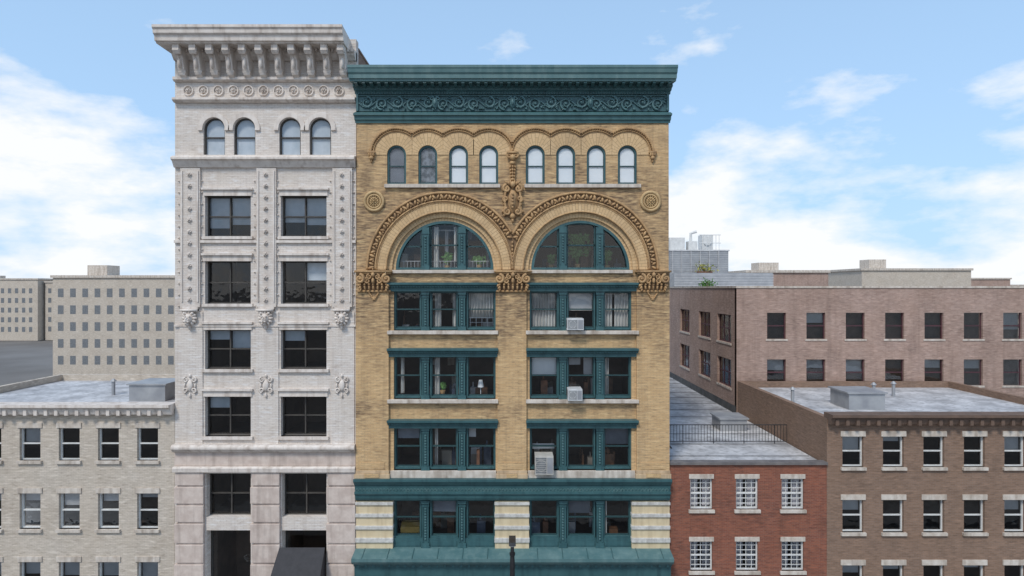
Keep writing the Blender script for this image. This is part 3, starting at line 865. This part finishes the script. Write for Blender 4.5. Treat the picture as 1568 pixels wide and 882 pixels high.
lowb('brown_brick_building',1266.3,1720,640,M_brown,((668,715),(765,815),(865,985)),1290,32,62,M_whitep,M_bs)

# ============================================================ RIGHT: LOW RED BRICK BUILDING
R=empty('low_red_brick_building')
RX0=1025.2;RX1=1266
zr=Z(711)
mb=MB();holes=[];rf=MB();rg=MB();rs=MB();rb=MB()
x=1057
while x<1240:
    for t,bo in((733,780),(829,874),(925,990)):
        holes.append(rect(x,x+34,t,bo));win(rf,rg,x,x+34,t,bo,.12,mull=0,grid=(4,6))
        rs.pb(x-3,x+37,bo,bo+5,-.1,.12);rs.pb(x-2,x+36,t-7,t,-.03,.12)
        rb.pb(x+2,x+14,t+2,bo-2,.34,.36);rb.pb(x+21,x+32,t+2,bo-2,.34,.36)
    x+=70
mb.wall([(X(RX0),Z(1000)),(X(RX1),Z(1000)),(X(RX1),zr),(X(RX0),zr)],holes,0,.3)
mb.obj('brick_front',M_red,R)
rf.obj('window_frames',M_whitep,R);rg.obj('window_glass',M_glass,R);rs.obj('sills_and_lintels',M_stone,R,bevel=.01);rb.obj('window_curtains',simple('pale_curtain',(.6,.56,.6),(.42,.40,.42),3),R)
mb=MB();mb.box(X(RX0),X(RX1),-.12,.35,zr+.001,zr+.12);mb.obj('roof_coping',simple('dark_coping',(.12,.11,.11),(.2,.18,.17)),R)
mb=MB();mb.box(X(RX0)+.01,15.38,.36,45,zr-.3,zr-.02);mb.obj('roof',M_roof,R)
mb=MB();mb.box(X(RX0),X(RX0)+.25,.36,45,0,zr-.31);mb.box(15.1,15.36,.36,12,0,zr-.31);mb.box(X(RX0)+.25,15.3,44.7,45,0,zr-.31);mb.obj('side_walls',M_red,R)
mb=MB()
for k in range(12):
    mb.box(X(RX0)+.1,15.3,1.5+k*2.4,1.58+k*2.4,zr-.019,zr-.005)
mb.tube([(8.6,3,zr),(8.9,9,zr),(8.5,15,zr),(9.2,22,zr)],.04,5)
mb.obj('roof_seams',M_dkroof,R)
mb=MB();mb.box(12.6,14.2,7,8.6,zr-.02,zr+.7);mb.box(12.5,14.3,6.9,8.7,zr+.701,zr+.78);mb.tube([(10.6,12,zr-.02),(10.6,12,zr+.8)],.12,10);mb.tube([(9.5,16,zr-.02),(9.5,16,zr+.5)],.09,10);mb.tube([(10.6,12,zr+.8),(10.6,12,zr+.9)],[.2,.05],10)
mb.obj('roof_hatch_and_vents',M_metal,R)
mb=MB()
y=4.1
mb.tube([(X(RX0)+.1,y,zr+1.02),(15.3,y,zr+1.02)],.025);mb.tube([(X(RX0)+.1,y,zr+.1),(15.3,y,zr+.1)],.02)
x=X(RX0)+.1
i=0
while x<15.3:
    mb.tube([(x,y,zr-.02 if i%10==0 else zr+.1),(x,y,zr+1.02)],.022 if i%10==0 else .013,5);x+=.17;i+=1
mb.obj('roof_railing',M_black)
mb=MB()
for t,bo in((733,780),(829,874),(925,990)): room(mb,1034,1256,t-5,bo+5,.37,4)
mb.obj('interior_rooms',[M_room,M_roomw],R)

# rear pink brick building, flank wall facing left
K=empty('pink_brick_building')
XW=15.4;y0=12;y1=37;zt=ZC-.0
mb=MB();wn=MB();wg=MB()
ops=[]
for yc in (14.5,19.0,24.6,31.5):
    for zc in (ZC-2.9,ZC-6.05): ops.append((yc-1.45,yc+1.45,zc-1.0,zc+1.0))
ys=sorted({y0,y1}|{o[0] for o in ops}|{o[1] for o in ops});zs_=sorted({0,zt}|{o[2] for o in ops}|{o[3] for o in ops})
for i in range(len(ys)-1):
    for j in range(len(zs_)-1):
        yc=(ys[i]+ys[i+1])/2;zc=(zs_[j]+zs_[j+1])/2
        if any(o[0]<yc<o[1] and o[2]<zc<o[3] for o in ops): continue
        mb.add([(XW,ys[i],zs_[j]),(XW,ys[i+1],zs_[j]),(XW,ys[i+1],zs_[j+1]),(XW,ys[i],zs_[j+1])],[(0,1,2,3)])
for o in ops:
    a,b,c,d=o
    mb.add([(XW,a,c),(XW,b,c),(XW,b,d),(XW,a,d),(XW+.3,a,c),(XW+.3,b,c),(XW+.3,b,d),(XW+.3,a,d)],[(0,1,5,4),(1,2,6,5),(2,3,7,6),(3,0,4,7)])
    for q in range(4):
        yy=a+(b-a)*q/3; wn.box(XW+.18,XW+.26,yy-.05,yy+.05,c,d)
    for zz_ in (c+.04,(c+d)/2,d-.04): wn.box(XW+.17,XW+.25,a,b,zz_-.04,zz_+.04)
    wg.box(XW+.21,XW+.22,a,b,c,d)
    wn.box(XW+.6,XW+.62,a-.3,b+.3,c-.3,d+.3,1)
fh=[];x=17.5
while x<38:
    for zc in (ZC-2.6,ZC-5.8): fh.append([(x,zc-.9),(x+1.3,zc-.9),(x+1.3,zc+.9),(x,zc+.9)])
    for zc in (ZC-2.6,ZC-5.8):
        wn.box(x,x+.07,y0+.15,y0+.22,zc-.9,zc+.9);wn.box(x+1.23,x+1.3,y0+.15,y0+.22,zc-.9,zc+.9);wn.box(x+.07,x+1.23,y0+.14,y0+.23,zc-.04,zc+.04)
        wg.box(x,x+1.3,y0+.18,y0+.19,zc-.9,zc+.9);wn.box(x-.2,x+1.5,y0+.6,y0+.62,zc-1.1,zc+1.1,1)
        wn.box(x-.1,x+1.4,y0-.05,y0+.14,zc-1.02,zc-.901,2)
        if random.random()<.5: wn.box(x+.05,x+1.25,y0+.3,y0+.31,zc+random.uniform(-.6,.4),zc+.9,3)
    x+=2.7
mb.wall([(XW+.0,0),(40,0),(40,zt),(XW,zt)],fh,y0,y0+.3)
mb.obj('brick_walls',M_pink,K)
wn.obj('window_frames',[simple('maroon_frame',(.10,.035,.045),(.06,.025,.03)),M_room,M_stone,M_shadeg],K);wg.obj('window_glass',M_glass,K)
mb=MB();mb.box(XW-.06,XW+.35,y0-.06,y1,zt+.001,zt+.13);mb.box(XW+.351,40,y0-.06,y0+.35,zt+.001,zt+.13);
for o in ops: mb.box(XW-.05,XW+.2,o[0]-.1,o[1]+.1,o[2]-.14,o[2]-.002)
mb.obj('stone_coping',M_stone,K)
mb=MB();mb.box(XW+.31,40,y0+.31,y1,zt-.35,zt-.2);mb.obj('roof',M_roof,K)
mb=MB();mb.box(XW-.03,XW-.001,12.1,37,zr-.02,zr+.5);mb.obj('roof_flashing',simple('black_flashing',(.05,.05,.05),(.1,.1,.1)),K)
mb=MB();mb.box(16.2,26,31,36,zt-.19,zt+1.5,0)
for k in range(9): mb.box(16.15,26.05,30.96,30.995,zt+.05+k*.16,zt+.11+k*.16,1)
mb.box(17.2,23.5,36.5,43,zt-.2,zt+4.0,0);mb.box(17.1,23.6,36.4,43.1,zt+4.001,zt+4.15,1)
for k in range(12): mb.box(17.15,23.5,36.46,36.49,zt+1.6+k*.2,zt+1.64+k*.2,1)
for k in range(6): mb.box(17.4+k*1.0,17.46+k*1.0,36.40,36.45,zt+1.4,zt+3.99,1)
mb.obj('rooftop_penthouse',[M_metal,simple('pale_grey_cladding',(.6,.6,.6),(.46,.46,.47))],K)
mb=MB()
mb.box(17.5,19.2,38,40,zt+4.16,zt+5.6);mb.box(19.6,20.6,38,39,zt+4.16,zt+5.2)
mb.tube([(20.0,38.5,zt+5.2),(20.0,38.5,zt+6.1),(20.6,38.3,zt+6.3)],.16,8)
for k in range(7): mb.tube([(20.9+k*.35,38,zt+4.16),(20.9+k*.35,38,zt+5.9)],.03,4)
for z in (5.0,5.9): mb.tube([(20.8,38,zt+z),(23.2,38,zt+z)],.035,4)
mb.box(21.4,22.6,39,40.4,zt+4.3,zt+6.0)
mb.tube([(22,38.98,zt+5.3),(22,38.85,zt+5.3)],.5,14)
mb.obj('rooftop_ventilation_units',M_whitep,K)
def shrub(name,c,r,n,mat):
    m=MB();c=Vector(c)
    m.box(c.x-r[0]*.8,c.x+r[0]*.8,c.y-.2,c.y+.2,c.z-.3,c.z,1)
    for k in range(5):
        a=random.uniform(-.8,.8);m.tube([c,c+Vector((a*r[0],0,r[2]*1.5*random.random()+.2))],[.03,.01],4,1)
    for k in range(n):
        q=c+Vector((random.gauss(0,.45)*r[0],random.gauss(0,.4)*r[1],abs(random.gauss(.5,.4))*r[2]*1.3));L=random.uniform(.06,.15)
        t=Vector((random.gauss(0,1),random.gauss(0,1),random.gauss(0,1))).normalized()*L
        s=t.cross(Vector((random.gauss(0,1),random.gauss(0,1),random.gauss(0,1)))).normalized()*L*.5
        m.add([q-t,q+s,q+t,q-s],[(0,1,2,3)])
    return m.obj(name,[mat,M_wood])
shrub('rooftop_shrub',(20.6,35.5,zt+3.9-2.1),(1.0,.5,.5),200,M_yleaf)
shrub('rooftop_shrub',(17.2,24,zt+.1),(.8,.4,.4),220,M_leaf)
# distant buildings
dist=[(46,62,90,21,M_pink),(80,105,110,22,M_buff),(-90,-62,90,20,M_buff),(-60,-40,100,18,M_brown),(-38,-22,70,17,M_white)]
xx=-420
while xx<420:
    ww=random.uniform(22,40)
    dist.append((xx,xx+ww-1,random.uniform(170,210),random.uniform(17.5,22),random.choice((M_buff,M_pink,M_brown,M_white))));xx+=ww
for i,(x0,x1,yy,h,mt) in enumerate(dist):
    mb=MB();fx=MB()
    mb.box(x0,x1,yy,yy+15,0,h)
    x=x0+1
    while x<x1-1.5:
        z=3
        while z<h-2.5: fx.box(x,x+1.1,yy-.02,yy-.01,z,z+1.7);z+=3.3
        x+=2.4
    e=empty('distant_city_building');mb.obj('walls',mt,e);fx.obj('windows',M_acg,e)
    mb=MB();mb.box(x0-.3,x1+.3,yy-.3,yy+15,h+.001,h+.5)
    mb.box(x0+4,x0+8,yy+4,yy+8,h+.501,h+random.uniform(1.5,3.5))
    mb.obj('roof_parapet',M_stone,e)

# ============================================================ street
mb=MB();mb.add([(-1500,-1500,-.16),(1500,-1500,-.16),(1500,1500,-.16),(-1500,1500,-.16)],[(0,1,2,3)]);mb.obj('ground',M_ground)
mb=MB();mb.add([(-200,-16.5,-.13),(200,-16.5,-.13),(200,-4.3,-.13),(-200,-4.3,-.13)],[(0,1,2,3)]);mb.obj('road',M_asph)
mb=MB();mb.box(-200,200,-4.15,0,-.15,0.0);mb.obj('pavement',M_conc)
mb=MB();mb.box(-200,200,-20.5,-16.65,-.15,0.0);mb.obj('pavement',M_conc)
mb=MB();mb.box(-200,200,-4.3,-4.151,-.15,.005);mb.box(-200,200,-16.649,-16.5,-.15,.005);mb.obj('kerb',M_greyst)
mb=MB()
for k in range(-30,30): mb.add([(k*6,-10.5,-.126),(k*6+3,-10.5,-.126),(k*6+3,-10.36,-.126),(k*6,-10.36,-.126)],[(0,1,2,3)])
mb.obj('road_markings',M_line)
m=MB();yl=-4.0
def ZL(p): return Z(p,yl)
lx=X(784.5,yl)
m.tube([(lx,yl,0),(lx,yl,.5),(lx,yl,.55),(lx,yl,ZL(862)),(lx,yl,ZL(840)),(lx,yl,ZL(822))],[.2,.19,.12,.105,.075,.04],10)
m.tube([(lx,yl,ZL(826)),(lx,yl-.3,ZL(817)),(lx,yl-.7,ZL(815))],.04,8)
m.ex([(yl-.55,ZL(812)),(yl-1.2,ZL(813)),(yl-1.25,ZL(817.5)),(yl-1.1,ZL(819)),(yl-.6,ZL(819)),(yl-.5,ZL(816))],lx-.14,lx+.14)
m.box(lx-.1,lx+.1,yl-1.1,yl-.7,ZL(819)-.05,ZL(819)-.001,1)
m.tube([(lx,yl,ZL(850)),(lx,yl,ZL(846))],.12,10)
m.obj('street_lamp',[M_black,M_whitep])

# ============================================================ light
az=math.radians(205);el=math.radians(50)
w=bpy.data.worlds.new("World");sc.world=w;w.use_nodes=True
nt=w.node_tree;bg=nt.nodes['Background']
sky=nt.nodes.new('ShaderNodeTexSky');sky.sky_type='NISHITA';sky.sun_disc=False;sky.sun_elevation=el;sky.sun_rotation=az
sky.air_density=1.0;sky.dust_density=.6;sky.ozone_density=1.5
def wn_(t): return nt.nodes.new(t)
def wmix(f,a,b):
    x=wn_('ShaderNodeMix');x.data_type='RGBA'
    for v,i in((f,0),(a,6),(b,7)):
        if isinstance(v,(int,float)): x.inputs[i].default_value=v
        elif isinstance(v,tuple): x.inputs[i].default_value=(*v,1)
        else: nt.links.new(v,x.inputs[i])
    return x.outputs[2]
def wramp(src,st):
    r=wn_('ShaderNodeValToRGB');e=r.color_ramp.elements
    while len(e)<len(st): e.new(.5)
    for i,(p,c) in enumerate(st): e[i].position=p;e[i].color=(c,c,c,1)
    nt.links.new(src,r.inputs[0]);return r.outputs[0]
tc=wn_('ShaderNodeTexCoord')
mp=wn_('ShaderNodeMapping');mp.inputs['Scale'].default_value=(1,1,2.4);mp.inputs['Location'].default_value=(1.35,.4,.2)
nt.links.new(tc.outputs['Generated'],mp.inputs[0])
no=wn_('ShaderNodeTexNoise');no.inputs['Scale'].default_value=4.6;no.inputs['Detail'].default_value=10;no.inputs['Roughness'].default_value=.56
nt.links.new(mp.outputs[0],no.inputs['Vector'])
sp=wn_('ShaderNodeSeparateXYZ');nt.links.new(tc.outputs['Generated'],sp.inputs[0])
er=wramp(sp.outputs[2],[(0.,.26),(.14,.21),(.25,.12),(.32,-.0),(.5,0.)])
ad=wn_('ShaderNodeMath');ad.operation='ADD';nt.links.new(no.outputs['Fac'],ad.inputs[0]);nt.links.new(er,ad.inputs[1])
cf=wramp(ad.outputs[0],[(.59,0.),(.77,.95)])
haze=wramp(sp.outputs[2],[(0.,.9),(.2,.78),(.42,.66),(1.,.3)])
base=wmix(haze,sky.outputs[0],(3.3,5.1,7.4))
fin=wmix(cf,base,(6.95,7.0,7.05))
nt.links.new(fin,bg.inputs[0]);bg.inputs[1].default_value=.145
sd=bpy.data.lights.new('sun','SUN');sd.energy=2.25;sd.angle=math.radians(12);sd.color=(1,.94,.85)
so=bpy.data.objects.new('sun',sd);col.objects.link(so)
dirv=Vector((math.sin(az)*math.cos(el),math.cos(az)*math.cos(el),math.sin(el)))
so.rotation_euler=(-dirv).to_track_quat('-Z','Y').to_euler();so.location=dirv*60

cam=bpy.data.cameras.new('camera');cam.lens=36*D/(1568*S);cam.sensor_width=36;cam.clip_end=4000;cam.clip_start=.1
co=bpy.data.objects.new('camera',cam);col.objects.link(co);co.location=(0,-D,ZC);co.rotation_euler=(pi/2,0,0)
sc.camera=co
sc.view_settings.view_transform='Standard';sc.view_settings.look='None';sc.view_settings.exposure=0
